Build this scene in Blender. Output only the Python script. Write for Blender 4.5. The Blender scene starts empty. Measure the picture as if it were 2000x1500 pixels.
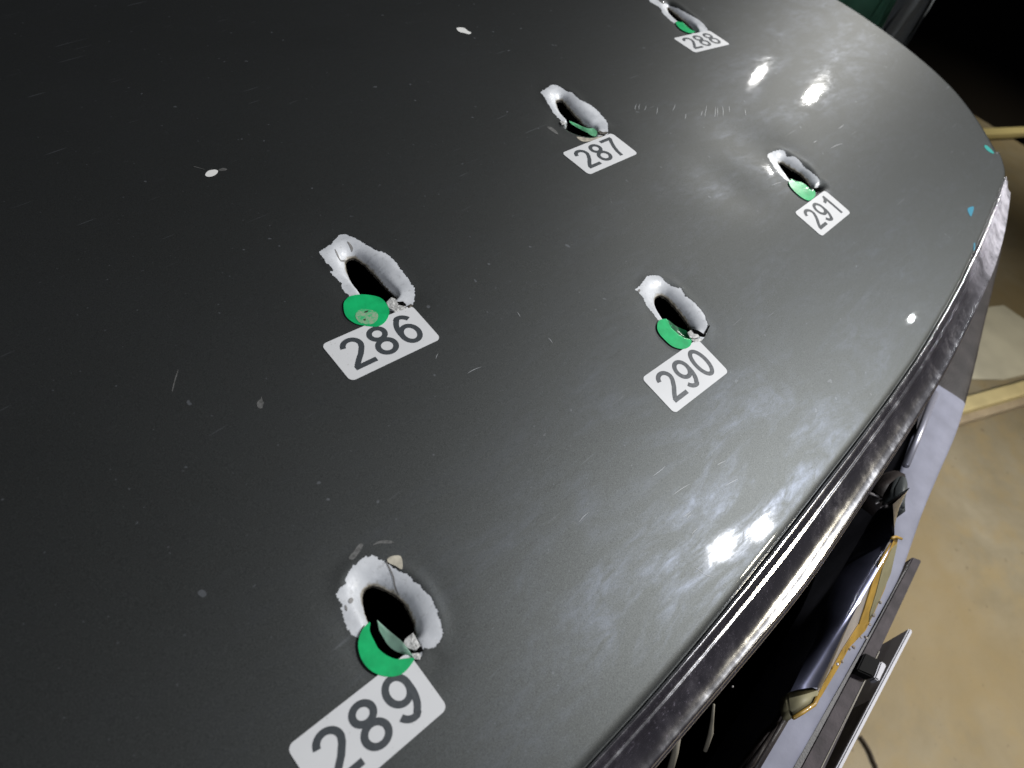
import bpy, bmesh, math, random
import numpy as np
from mathutils import Vector, Matrix
from mathutils.geometry import delaunay_2d_cdt

random.seed(7); rng = np.random.default_rng(7)
SC = bpy.context.scene
COL = SC.collection

# ------------------------------------------------------------------ camera
RW = np.array([[0.6601, -0.4661, 0.5891], [-0.7105, -0.6419, 0.2883], [0.2438, -0.6089, -0.7549]])
U_, S_, V_ = np.linalg.svd(RW); RW = U_ @ V_
CAM = np.array([-0.1711, 0.0263, 1.1861])
cd = bpy.data.cameras.new('camera'); cam = bpy.data.objects.new('camera', cd); COL.objects.link(cam)
cd.sensor_width = 36; cd.lens = 27; cd.clip_start = 0.01; cd.clip_end = 100
cx, cy, cz = RW[:, 0], -RW[:, 1], -RW[:, 2]
cam.matrix_world = Matrix(((cx[0], cy[0], cz[0], CAM[0]), (cx[1], cy[1], cz[1], CAM[1]), (cx[2], cy[2], cz[2], CAM[2]), (0, 0, 0, 1)))
SC.camera = cam
cd.dof.use_dof = True; cd.dof.focus_distance = 0.40; cd.dof.aperture_fstop = 13

# ------------------------------------------------------------------ world and lamps (night, work lights and added fill lights)
W = bpy.data.worlds.new('World'); SC.world = W; W.use_nodes = True
wb = W.node_tree.nodes['Background']; wb.inputs[0].default_value = (0.80, 0.86, 1.0, 1); wb.inputs[1].default_value = 0.010
SC.view_settings.view_transform = 'Standard'; SC.view_settings.look = 'None'
SC.view_settings.exposure = 0.0; SC.view_settings.gamma = 1.0
SC.view_settings.use_curve_mapping = False

def lamp(name, loc, target, size, power, color, spread=180):
    ld = bpy.data.lights.new(name, 'AREA'); ld.shape = 'DISK'; ld.size = size; ld.energy = power; ld.color = color
    ld.spread = math.radians(spread)
    o = bpy.data.objects.new(name, ld); COL.objects.link(o); o.location = loc
    o.rotation_euler = (Vector(target) - Vector(loc)).to_track_quat('-Z', 'Y').to_euler()
    return o
lamp('soft_fill_light', (-0.95, -0.85, 1.75), (0.2, 0.1, 0.9), 0.35, 2.0, (0.90, 0.93, 1.0), 90)  # added soft light from front left, source unseen, brightens the hole walls
lamp('floor_fill_light', (3.5, -0.7, 2.2), (3.3, 0.12, 0.0), 0.2, 0.8, (1.0, 0.90, 0.65), 34)  # added warm light without a known source, brightens the kerb strip
HC = (0.15, 0.2, 0.9)
lamp('work_lamp_near', (1.202, -0.523, 2.188), HC, 0.036, 11.8, (0.97, 0.98, 1.0), 120)
lamp('work_lamp_near', (1.303, -0.569, 2.098), HC, 0.028, 5.5, (0.97, 0.98, 1.0), 120)
lamp('work_lamp_far', (2.231, 0.774, 1.616), HC, 0.026, 0.95, (1.0, 0.99, 0.96), 110)
lamp('work_lamp_far', (2.314, 0.554, 1.60), HC, 0.040, 3.1, (1.0, 0.98, 0.93), 110)
lamp('work_lamp_low', (2.09, -0.40, 1.715), HC, 0.02, 0.06, (0.95, 1.0, 1.0), 110)
lamp('floor_fill_light', (1.9, -1.6, 2.3), (1.0, -0.55, 0.0), 0.25, 10.5, (1.0, 0.92, 0.72), 76)

# ------------------------------------------------------------------ small helpers
def tag(o, label=None, cat=None, group=None, kind=None):
    if label: o['label'] = label
    if cat: o['category'] = cat
    if group: o['group'] = group
    if kind: o['kind'] = kind
    return o

def link(name, me, mats=None, parent=None):
    o = bpy.data.objects.new(name, me); COL.objects.link(o)
    if mats:
        for m in (mats if isinstance(mats, (list, tuple)) else [mats]): me.materials.append(m)
    if parent: o.parent = parent
    return o

def mesh(name, verts, faces, mats=None, parent=None, smooth=True):
    me = bpy.data.meshes.new(name); me.from_pydata([tuple(map(float, v)) for v in verts], [], [tuple(int(i) for i in f) for f in faces])
    me.update()
    if smooth: me.polygons.foreach_set('use_smooth', [True] * len(me.polygons))
    return link(name, me, mats, parent)

def box(name, c, ax, ay, az, hx, hy, hz, mat, parent=None, bev=0.0):
    """a bevelled block: centre, three unit axes, half sizes"""
    bm = bmesh.new(); bmesh.ops.create_cube(bm, size=2)
    if bev:
        for v in bm.verts: v.co = Vector((v.co.x * hx, v.co.y * hy, v.co.z * hz))
        bmesh.ops.bevel(bm, geom=bm.edges[:], offset=bev, segments=2, affect='EDGES', profile=0.5)
    else:
        for v in bm.verts: v.co = Vector((v.co.x * hx, v.co.y * hy, v.co.z * hz))
    M = Matrix((Vector(ax), Vector(ay), Vector(az))).transposed()
    for v in bm.verts: v.co = M @ v.co + Vector(c)
    me = bpy.data.meshes.new(name); bm.to_mesh(me); bm.free()
    return link(name, me, mat, parent)

def tube(name, pts, r, mat, parent=None, seg=10):
    vs, fs = [], []
    pts = [Vector(p) for p in pts]
    for i, p in enumerate(pts):
        t = (pts[min(i + 1, len(pts) - 1)] - pts[max(i - 1, 0)]).normalized()
        a = t.cross(Vector((0, 0.3, 1))).normalized(); b = t.cross(a)
        rr = r[i] if isinstance(r, (list, tuple)) else r
        for k in range(seg):
            q = 2 * math.pi * k / seg; vs.append(p + a * math.cos(q) * rr + b * math.sin(q) * rr)
    for i in range(len(pts) - 1):
        for k in range(seg):
            fs.append((i * seg + k, i * seg + (k + 1) % seg, (i + 1) * seg + (k + 1) % seg, (i + 1) * seg + k))
    fs.append(tuple(range(seg))[::-1]); fs.append(tuple((len(pts) - 1) * seg + k for k in range(seg)))
    return mesh(name, vs, fs, mat, parent)

# ------------------------------------------------------------------ the shape of the bonnet
HP = [(0,0,0.9),(0,1,0.17633),(0,2,-0.48379),(0,3,0.02534),(0,4,-0.00151),(1,0,0.00582),(1,1,0.11308),(1,2,-0.0081),
      (1,3,0.00065),(2,0,-0.06171),(2,1,0.00374),(2,2,-0.00031),(3,0,-0.00028),(3,1,5e-05),(4,0,-1e-05)]
def H0(x, y):
    t = np.maximum(np.asarray(y, float) - 0.43, 0.0); yc = y - t          # towards the windscreen the panel runs nearly straight
    return sum(c * x ** i * yc ** j for i, j, c in HP) + sum(c * j * x ** i * yc ** (j - 1) for i, j, c in HP if j) * t - 0.11 * t * t

def ray(px, py):
    return RW @ np.array([(px - 1000) / 1500, (py - 750) / 1500, 1.0])
def on_hood(px, py, drop=0.0):
    d = ray(px, py); s = 0.3
    for _ in range(30):
        P = CAM + s * d; f = P[2] - H0(P[0], P[1]) + drop
        e = 1e-5; P2 = CAM + (s + e) * d; f2 = P2[2] - H0(P2[0], P2[1]) + drop
        s -= f / ((f2 - f) / e)
    return CAM + s * d
def on_plane(px, py, n, p0):
    d = ray(px, py); n = np.array(n, float); s = ((np.array(p0) - CAM) @ n) / (d @ n); return CAM + s * d
def at_z(px, py, z): return on_plane(px, py, (0, 0, 1), (0, 0, z))

# outline of the bonnet in plan, mirrored about the middle of the car
CXM = 0.14
half = [(0.14,-0.0060),(0.19,-0.0061),(0.24,-0.0056),(0.29,-0.0042),(0.34,-0.0012),(0.39,0.0024),(0.44,0.0075),(0.49,0.0128),(0.54,0.0190),(0.575,0.0238),
        (0.602,0.0275),(0.622,0.0310),(0.6385,0.0385),(0.6520,0.0480),(0.6700,0.0665),(0.6875,0.0885),(0.7040,0.1175),(0.7130,0.1500),
        (0.7180,0.1850),(0.7210,0.2250),(0.7240,0.2700),(0.7250,0.34),(0.722,0.50),(0.715,0.70),(0.705,0.90),(0.70,1.10),(0.70,1.34)]
def catmull(P, n, closed=False):
    P = np.array(P, float); m = len(P); out = []
    rngi = range(m if closed else m - 1)
    for i in rngi:
        if closed: p0, p1, p2, p3 = P[(i - 1) % m], P[i], P[(i + 1) % m], P[(i + 2) % m]
        else: p0, p1, p2, p3 = P[max(i - 1, 0)], P[i], P[i + 1], P[min(i + 2, m - 1)]
        for k in range(n):
            t = k / n
            out.append(0.5 * ((2 * p1) + (-p0 + p2) * t + (2 * p0 - 5 * p1 + 4 * p2 - p3) * t * t + (-p0 + 3 * p1 - 3 * p2 + p3) * t ** 3))
    if not closed: out.append(P[-1])
    return np.array(out)
rightside = catmull(half, 6)
leftside = rightside[::-1].copy(); leftside[:, 0] = 2 * CXM - leftside[:, 0]
OUT = np.vstack([leftside[:-1], rightside])            # back left -> front -> back right
OUTC = np.vstack([OUT, ])                               # closed by the straight back edge

def seg_dist(P, poly, closed=True):
    """distance of points P (n,2) to a polyline"""
    P = np.asarray(P, float); A = poly; B = np.roll(poly, -1, 0)
    if not closed: A, B = A[:-1], B[:-1]
    best = np.full(len(P), 1e9)
    for a, b in zip(A, B):
        ab = b - a; t = np.clip(((P - a) @ ab) / max(ab @ ab, 1e-15), 0, 1)
        d = np.hypot(*(P - (a + t[:, None] * ab)).T); best = np.minimum(best, d)
    return best
def inside(P, poly):
    P = np.asarray(P, float); x, y = P[:, 0], P[:, 1]; r = np.zeros(len(P), bool)
    A = poly; B = np.roll(poly, -1, 0)
    for (x1, y1), (x2, y2) in zip(A, B):
        if y1 == y2: continue
        c = ((y1 > y) != (y2 > y)) & (x < (x2 - x1) * (y - y1) / (y2 - y1) + x1); r ^= c
    return r

# bullet holes: (zoom scale, origin) and outlines of bare primer and of the hole itself
def zz(s, ox, oy, pts): return [(ox + x / s, oy + y / s) for x, y in pts]
DEP = 0.0042
HOLES = {
 '286': dict(pr=zz(3.75,580,400,[(165,335),(235,300),(320,215),(400,230),(470,265),(590,335),(640,345),(720,415),(815,540),(860,600),(868,660),(855,720),(800,758),(700,775),(560,745),(440,700),(400,672),(325,600),(325,575),(250,490),(260,470),(200,400)]),
             ho=zz(3.75,580,400,[(358,430),(370,395),(420,385),(480,420),(560,490),(650,575),(720,640),(728,668),(690,700),(650,712),(560,705),(490,660),(420,570),(375,495)])),
 '289': dict(pr=zz(3.1925,540,1030,[(375,430),(395,375),(430,350),(440,300),(500,220),(590,175),(660,205),(720,240),(780,275),(835,295),(870,340),(960,430),(1000,510),(1030,610),(1035,670),(1000,735),(960,755),(925,745),(905,800),(850,830),(740,838),(600,760),(500,680),(460,655),(430,590),(410,520),(400,460)]),
             ho=zz(3.1925,540,1030,[(538,430),(560,375),(620,362),(700,395),(770,440),(830,520),(865,600),(868,660),(850,700),(870,770),(842,806),(740,818),(650,770),(608,700),(583,640),(580,590),(550,510)])),
 '290': dict(pr=zz(4.547,1180,500,[(275,290),(310,270),(380,180),(440,165),(500,180),(560,230),(640,275),(680,280),(720,345),(800,410),(870,490),(915,580),(925,640),(905,690),(868,745),(780,765),(690,752),(560,660),(490,570),(440,510),(380,430),(370,400),(320,330)]),
             ho=zz(4.547,1180,500,[(455,385),(480,345),(530,350),(600,410),(700,520),(775,620),(780,655),(748,678),(768,745),(690,722),(615,665),(572,600),(530,555),(480,470)])),
 '287': dict(pr=zz(6.52,1020,130,[(235,320),(290,285),(330,260),(385,225),(460,240),(560,300),(640,330),(700,385),(760,430),(900,500),(1020,620),(1080,700),(1095,780),(1085,850),(1040,868),(960,880),(890,889),(760,876),(628,830),(553,775),(548,725),(500,680),(400,580),(330,470),(270,370)]),
             ho=zz(6.52,1020,130,[(435,440),(470,415),(520,430),(600,520),(700,615),(830,725),(925,780),(935,860),(890,880),(760,866),(630,820),(560,765),(585,700),(520,610),(460,510)])),
 '291': dict(pr=zz(6.523,1440,250,[(410,300),(460,265),(560,245),(620,265),(660,320),(760,350),(860,450),(950,530),(1040,620),(1068,690),(1058,760),(1045,805),(970,822),(900,808),(760,745),(680,670),(600,600),(520,500),(450,380)]),
             ho=zz(6.523,1440,250,[(550,410),(590,405),(700,480),(830,570),(930,680),(985,750),(1040,765),(1035,798),(985,800),(900,785),(780,705),(700,635),(620,530)])),
 '288': dict(pr=zz(10,1250,0,[(190,20),(225,-45),(320,-30),(440,55),(520,28),(600,48),(800,160),(1000,290),(1200,420),(1325,560),(1290,610),(1150,650),(1050,655),(800,565),(690,465),(600,390),(450,250),(380,140)]),
             ho=zz(10,1250,0,[(540,160),(580,170),(720,270),(900,390),(1050,500),(1130,600),(1060,625),(950,570),(800,455),(700,390),(600,275)])),
}
def rag(poly, amp, seed):
    r = np.random.default_rng(seed); n = len(poly)
    d = np.roll(poly, -1, 0) - np.roll(poly, 1, 0); nn = np.stack([d[:, 1], -d[:, 0]], 1); nn /= np.linalg.norm(nn, axis=1)[:, None] + 1e-12
    a = r.normal(0, 1, n); b = np.repeat(r.normal(0, 1, n // 4 + 2), 4)[:n]
    return poly + nn * (amp * (0.55 * a + 0.6 * b))[:, None]
def resample(poly, step):
    P = np.vstack([poly, poly[:1]]); L = np.r_[0, np.cumsum(np.hypot(*np.diff(P, axis=0).T))]
    n = max(12, int(L[-1] / step)); t = np.linspace(0, L[-1], n, endpoint=False)
    return np.stack([np.interp(t, L, P[:, 0]), np.interp(t, L, P[:, 1])], 1)
for k, h in HOLES.items():
    pr = np.array([on_hood(*p)[:2] for p in h['pr']]); h0 = np.array([on_hood(*p)[:2] for p in h['ho']])
    vd = h0.mean(0) - CAM[:2]; vd /= np.linalg.norm(vd); h['dir'] = vd; rel = (h0 - h0.mean(0)) @ vd; rel = np.clip(0.5 + 0.5 * rel / np.abs(rel).max() * 1.3, 0, 1)
    ho = np.array([on_hood(*p, drop=0.0006 + (DEP - 0.0006) * q)[:2] for p, q in zip(h['ho'], rel)])
    h['prx'] = rag(resample(catmull(pr, 6, True), 0.00036), 0.00030, int(k))
    h['hox'] = rag(resample(catmull(ho, 6, True), 0.0006), 0.00005, int(k) + 50)
    h['c'] = h['hox'].mean(0)
    a = h['prx'] - h['prx'].mean(0); ev, evec = np.linalg.eigh(a.T @ a); h['ax'] = evec[:, 1]
    if h['ax'] @ np.array([0, -1.0]) < 0: h['ax'] = -h['ax']       # points to the tip nearer the bumper

# soft dings in the panel: x, y, radius, depth (negative = pushed up)
DINGS = [(0.350,0.166,0.034,0.0028),(0.288,0.153,0.026,0.0022),(0.20,0.165,0.030,0.0003),(0.05,0.16,0.05,-0.0002)]
ROLL = 0.010
def surf(P):
    """height of the outer skin at points P (n,2), and per point the closeness to a hole edge"""
    P = np.asarray(P, float); z = H0(P[:, 0], P[:, 1]); rim = np.zeros(len(P))
    for k, h in HOLES.items():
        near = np.hypot(*(P - h['c']).T) < 0.06
        if not near.any(): continue
        Q = P[near]; d = seg_dist(Q, h['hox']); ins = inside(Q, h['hox'])
        rel = Q - h['c']; side = rel @ h['dir']; side = np.clip(side / 0.008, -1, 1)   # far side: wider, softer wall
        s = 0.0018 + 0.0011 * side
        dent = DEP * np.exp(-(d / s) ** 1.25) + 0.0006 * np.exp(-(d / 0.014) ** 2)
        ridge = 0.0004 * np.exp(-((d - 0.0085) / 0.0035) ** 2) * (0.4 + 0.6 * side)
        dent = np.where(ins, DEP + 0.0006 + 0.35 * np.minimum(d, 0.006), dent)
        z[near] -= dent - ridge
        rim[near] = np.maximum(rim[near], np.where(ins, 1.0, np.exp(-d / 0.0022) * (0.45 + 0.55 * np.clip(side + 0.3, 0, 1))))
    for x, y, r, dd in DINGS:
        z -= dd * np.exp(-(((P[:, 0] - x) ** 2 + (P[:, 1] - y) ** 2) / r ** 2))
    return z, rim
def edge_roll(P, z):
    d = seg_dist(P, OUT, closed=False)
    w = np.where(P[:, 1] > 0.05, 0.013, 0.0045)
    t = np.clip(1 - d / w, 0, 1)
    return z - w * 0.55 * (1 - np.sqrt(np.clip(1 - t * t, 0, 1)))
def skin(P):
    P = np.asarray(P, float).reshape(-1, 2); z, _ = surf(P); z = edge_roll(P, z); return np.column_stack([P, z])

# ------------------------------------------------------------------ materials
def newmat(name):
    m = bpy.data.materials.new(name); m.use_nodes = True; nt = m.node_tree
    return m, nt, nt.nodes['Principled BSDF'], nt.nodes, nt.links
def setp(b, **k):
    for n, v in k.items():
        n = n.replace('_', ' '); b.inputs[n].default_value = (*v, 1) if isinstance(v, tuple) and len(v) == 3 else v
def plain(name, col, rough=0.5, metal=0.0, coat=0.0, bump=0.0, bscale=300.0, vary=0.0, vscale=40.0, spec=0.5):
    m, nt, b, N, L = newmat(name); setp(b, Base_Color=col, Roughness=rough, Metallic=metal, Coat_Weight=coat, Coat_Roughness=0.05)
    b.inputs['Specular IOR Level'].default_value = spec
    tc = N.new('ShaderNodeTexCoord')
    if bump:
        no = N.new('ShaderNodeTexNoise'); no.inputs['Scale'].default_value = bscale; no.inputs['Detail'].default_value = 5
        bp = N.new('ShaderNodeBump'); bp.inputs['Strength'].default_value = bump; bp.inputs['Distance'].default_value = 0.001
        L.new(tc.outputs['Object'], no.inputs['Vector']); L.new(no.outputs['Fac'], bp.inputs['Height']); L.new(bp.outputs['Normal'], b.inputs['Normal'])
    if vary:
        no = N.new('ShaderNodeTexNoise'); no.inputs['Scale'].default_value = vscale; no.inputs['Detail'].default_value = 6
        mx = N.new('ShaderNodeMix'); mx.data_type = 'RGBA'; L.new(tc.outputs['Object'], no.inputs['Vector'])
        r = N.new('ShaderNodeValToRGB'); r.color_ramp.elements[0].position = 0.35; r.color_ramp.elements[1].position = 0.65
        L.new(no.outputs['Fac'], r.inputs['Fac']); L.new(r.outputs['Color'], mx.inputs['Factor'])
        mx.inputs['A'].default_value = (*[c * (1 - vary) for c in col], 1); mx.inputs['B'].default_value = (*[min(1, c * (1 + vary)) for c in col], 1)
        L.new(mx.outputs['Result'], b.inputs['Base Color'])
    return m
def noise(N, L, src, scale, detail=4, rough=0.55, rot=None, sc=None, dist=0.0):
    no = N.new('ShaderNodeTexNoise'); no.inputs['Scale'].default_value = scale; no.inputs['Detail'].default_value = detail
    no.inputs['Roughness'].default_value = rough; no.inputs['Distortion'].default_value = dist
    if rot is not None or sc is not None:
        mp = N.new('ShaderNodeMapping')
        if rot is not None: mp.inputs['Rotation'].default_value = rot
        if sc is not None: mp.inputs['Scale'].default_value = sc
        L.new(src, mp.inputs['Vector']); src = mp.outputs['Vector']
    L.new(src, no.inputs['Vector']); return no.outputs['Fac']
def ramp(N, L, src, a, b, ca=0.0, cb=1.0):
    mr = N.new('ShaderNodeMapRange'); mr.inputs['From Min'].default_value = a; mr.inputs['From Max'].default_value = b
    mr.inputs['To Min'].default_value = ca; mr.inputs['To Max'].default_value = cb; L.new(src, mr.inputs['Value']); return mr.outputs['Result']
def mth(N, L, op, a, b):
    m = N.new('ShaderNodeMath'); m.operation = op
    for i, v in enumerate((a, b)):
        if isinstance(v, (int, float)): m.inputs[i].default_value = v
        else: L.new(v, m.inputs[i])
    return m.outputs[0]
def mixc(N, L, f, a, b):
    m = N.new('ShaderNodeMix'); m.data_type = 'RGBA'
    for s, v in (('Factor', f), ('A', a), ('B', b)):
        if isinstance(v, tuple): m.inputs[s].default_value = (*v, 1)
        elif isinstance(v, (int, float)): m.inputs[s].default_value = v
        else: L.new(v, m.inputs[s])
    return m.outputs['Result']

def make_paint():
    m, nt, b, N, L = newmat('grey_metallic_car_paint')
    co = N.new('ShaderNodeTexCoord').outputs['Object']
    setp(b, Metallic=0.85, Roughness=0.535, Coat_Weight=1.0, Coat_Roughness=0.035)
    flake = noise(N, L, co, 2600, 2, 0.6)
    fl = mixc(N, L, ramp(N, L, flake, 0.3, 0.75), (0.0435, 0.0460, 0.0455), (0.092, 0.0975, 0.0955))
    # dried smears of wiping: large streaks running across the panel, finer strokes inside them
    sm1 = noise(N, L, co, 13, 8, 0.68, rot=(0, 0, 0.9), sc=(1, 3.0, 1), dist=0.9)
    sm2 = noise(N, L, co, 70, 7, 0.7, rot=(0, 0, 0.7), sc=(1, 3.2, 1), dist=0.5)
    sm = mth(N, L, 'MULTIPLY', ramp(N, L, sm1, 0.44, 0.70), ramp(N, L, sm2, 0.36, 0.72))
    spots = ramp(N, L, noise(N, L, co, 420, 2, 0.5), 0.735, 0.77)
    dots = ramp(N, L, noise(N, L, co, 190, 1, 0.4), 0.78, 0.80)
    # hair-fine scratches in several directions
    scr = None
    for i, (rz, s, th) in enumerate(((0.35, 34, 0.735), (1.15, 26, 0.75), (2.3, 30, 0.75))):
        f = ramp(N, L, noise(N, L, co, s, 1.0, 0.5, rot=(0, 0, rz), sc=(1, 16, 1)), th + 0.01, th + 0.05)
        f = mth(N, L, 'MULTIPLY', f, ramp(N, L, noise(N, L, co, 14 + 3 * i, 2, 0.5, rot=(0, 0, i)), 0.5, 0.62))
        scr = f if scr is None else mth(N, L, 'MAXIMUM', scr, f)
    film = ramp(N, L, noise(N, L, co, 4.0, 4, 0.6, dist=0.5), 0.35, 0.7)
    cr = mth(N, L, 'ADD', mth(N, L, 'ADD', mth(N, L, 'MULTIPLY', sm, 0.07), mth(N, L, 'MULTIPLY', film, 0.02)), 0.012)
    L.new(cr, b.inputs['Coat Roughness'])
    # thin layer of dry dust and marks over the lacquer
    dust = mth(N, L, 'MULTIPLY', film, 0.006)
    dust = mth(N, L, 'MAXIMUM', dust, mth(N, L, 'MULTIPLY', spots, 0.07)); dust = mth(N, L, 'MAXIMUM', dust, mth(N, L, 'MULTIPLY', dots, 0.09))
    dust = mth(N, L, 'MAXIMUM', dust, mth(N, L, 'MULTIPLY', scr, 0.06))
    L.new(fl, b.inputs['Base Color'])
    bp = N.new('ShaderNodeBump'); bp.inputs['Strength'].default_value = 0.05; bp.inputs['Distance'].default_value = 0.0006
    L.new(flake, bp.inputs['Height']); L.new(bp.outputs['Normal'], b.inputs['Normal'])
    bp2 = N.new('ShaderNodeBump'); bp2.inputs['Strength'].default_value = 0.05; bp2.inputs['Distance'].default_value = 0.00018
    hh = mth(N, L, 'ADD', mth(N, L, 'MULTIPLY', noise(N, L, co, 90, 2, 0.4), 0.12), mth(N, L, 'MULTIPLY', scr, -0.1)); L.new(hh, bp2.inputs['Height']); L.new(bp2.outputs['Normal'], b.inputs['Coat Normal'])
    df = N.new('ShaderNodeBsdfPrincipled'); setp(df, Base_Color=(0.50, 0.53, 0.60), Roughness=0.55); df.inputs['Sheen Weight'].default_value = 0.0
    wx = N.new('ShaderNodeBsdfPrincipled'); setp(wx, Base_Color=(0.42, 0.48, 0.66), Roughness=0.36, Metallic=1.0)      # greasy smears: sheen only
    m0 = N.new('ShaderNodeMixShader'); L.new(mth(N, L, 'MULTIPLY', sm, 0.07), m0.inputs[0]); L.new(b.outputs[0], m0.inputs[1]); L.new(wx.outputs[0], m0.inputs[2])
    ms = N.new('ShaderNodeMixShader'); L.new(dust, ms.inputs[0]); L.new(m0.outputs[0], ms.inputs[1]); L.new(df.outputs[0], ms.inputs[2])
    L.new(ms.outputs[0], N['Material Output'].inputs['Surface'])
    return m
M_PAINT = make_paint()

def make_primer():
    m, nt, b, N, L = newmat('bare_pale_primer')
    co = N.new('ShaderNodeTexCoord').outputs['Object']
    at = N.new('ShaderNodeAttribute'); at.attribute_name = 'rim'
    n1 = noise(N, L, co, 420, 6, 0.65); n2 = noise(N, L, co, 110, 5, 0.6); n3 = noise(N, L, co, 900, 4, 0.6)
    c = mixc(N, L, ramp(N, L, n2, 0.38, 0.68), (0.53, 0.545, 0.57), (0.42, 0.435, 0.46))
    c = mixc(N, L, mth(N, L, 'MULTIPLY', ramp(N, L, n1, 0.57, 0.66), 0.30), c, (0.17, 0.165, 0.16))
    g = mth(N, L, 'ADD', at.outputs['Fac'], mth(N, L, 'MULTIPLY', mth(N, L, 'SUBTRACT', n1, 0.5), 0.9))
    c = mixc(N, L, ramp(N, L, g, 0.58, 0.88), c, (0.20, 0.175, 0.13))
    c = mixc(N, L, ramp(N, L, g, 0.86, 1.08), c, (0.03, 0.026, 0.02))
    L.new(c, b.inputs['Base Color']); setp(b, Roughness=0.38)
    rr = ramp(N, L, n1, 0.35, 0.65, 0.28, 0.55); L.new(rr, b.inputs['Roughness'])
    bp = N.new('ShaderNodeBump'); bp.inputs['Strength'].default_value = 0.28; bp.inputs['Distance'].default_value = 0.0005
    hh = mth(N, L, 'ADD', mth(N, L, 'MULTIPLY', n2, 1.0), mth(N, L, 'MULTIPLY', n3, 0.35)); L.new(hh, bp.inputs['Height']); L.new(bp.outputs['Normal'], b.inputs['Normal'])
    return m
M_PRIMER = make_primer()
M_TORN = plain('torn_dirty_metal', (0.07, 0.062, 0.05), 0.45, 0.5, bump=0.6, bscale=900, vary=0.7, vscale=500)
M_BRIGHT = plain('torn_primer_flake', (0.38, 0.38, 0.37), 0.4, 0.0, bump=0.6, bscale=900, vary=0.35, vscale=600)
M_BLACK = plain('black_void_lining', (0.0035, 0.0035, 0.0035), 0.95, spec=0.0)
M_CHIP = plain('exposed_white_chip', (0.72, 0.72, 0.70), 0.5)
M_TEAL = plain('teal_paint_transfer', (0.012, 0.24, 0.22), 0.45)
M_BLUE = plain('blue_paint_transfer', (0.012, 0.17, 0.26), 0.45)
M_SCR = plain('pale_scratch', (0.26, 0.27, 0.28), 0.5)
M_STAIN = plain('dull_grey_stain', (0.085, 0.085, 0.083), 0.6, vary=0.4, vscale=700)
M_INK = plain('charcoal_print', (0.040, 0.046, 0.052), 0.42, bump=0.1, bscale=700)

def make_label():
    m, nt, b, N, L = newmat('white_label_paper')
    co = N.new('ShaderNodeTexCoord').outputs['Object']
    c = mixc(N, L, ramp(N, L, noise(N, L, co, 30, 4), 0.3, 0.7), (0.575, 0.58, 0.59), (0.525, 0.53, 0.54))
    c = mixc(N, L, ramp(N, L, noise(N, L, co, 900, 2), 0.70, 0.75), c, (0.40, 0.40, 0.38))
    L.new(c, b.inputs['Base Color']); setp(b, Roughness=0.42); return m
M_LABEL = make_label()
def make_green(name, col, dirt=0.0, transl=0.0):
    m, nt, b, N, L = newmat(name)
    co = N.new('ShaderNodeTexCoord').outputs['Object']
    c = mixc(N, L, ramp(N, L, noise(N, L, co, 160, 5), 0.35, 0.7), col, tuple(x * 0.72 for x in col))
    if dirt: c = mixc(N, L, mth(N, L, 'MULTIPLY', ramp(N, L, noise(N, L, co, 260, 5), 0.5, 0.62), dirt), c, (0.30, 0.30, 0.25))
    L.new(c, b.inputs['Base Color']); setp(b, Roughness=0.33, Coat_Weight=0.4, Coat_Roughness=0.15)
    bp = N.new('ShaderNodeBump'); bp.inputs['Strength'].default_value = 0.25; bp.inputs['Distance'].default_value = 0.0004
    L.new(noise(N, L, co, 220, 3), bp.inputs['Height']); L.new(bp.outputs['Normal'], b.inputs['Normal'])
    return m
M_GREEN = make_green('green_sticker_film', (0.008, 0.42, 0.135))
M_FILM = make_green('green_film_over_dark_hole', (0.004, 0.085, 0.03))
M_GREEN_D = make_green('scuffed_green_sticker_film', (0.008, 0.42, 0.135), 0.0)

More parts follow.
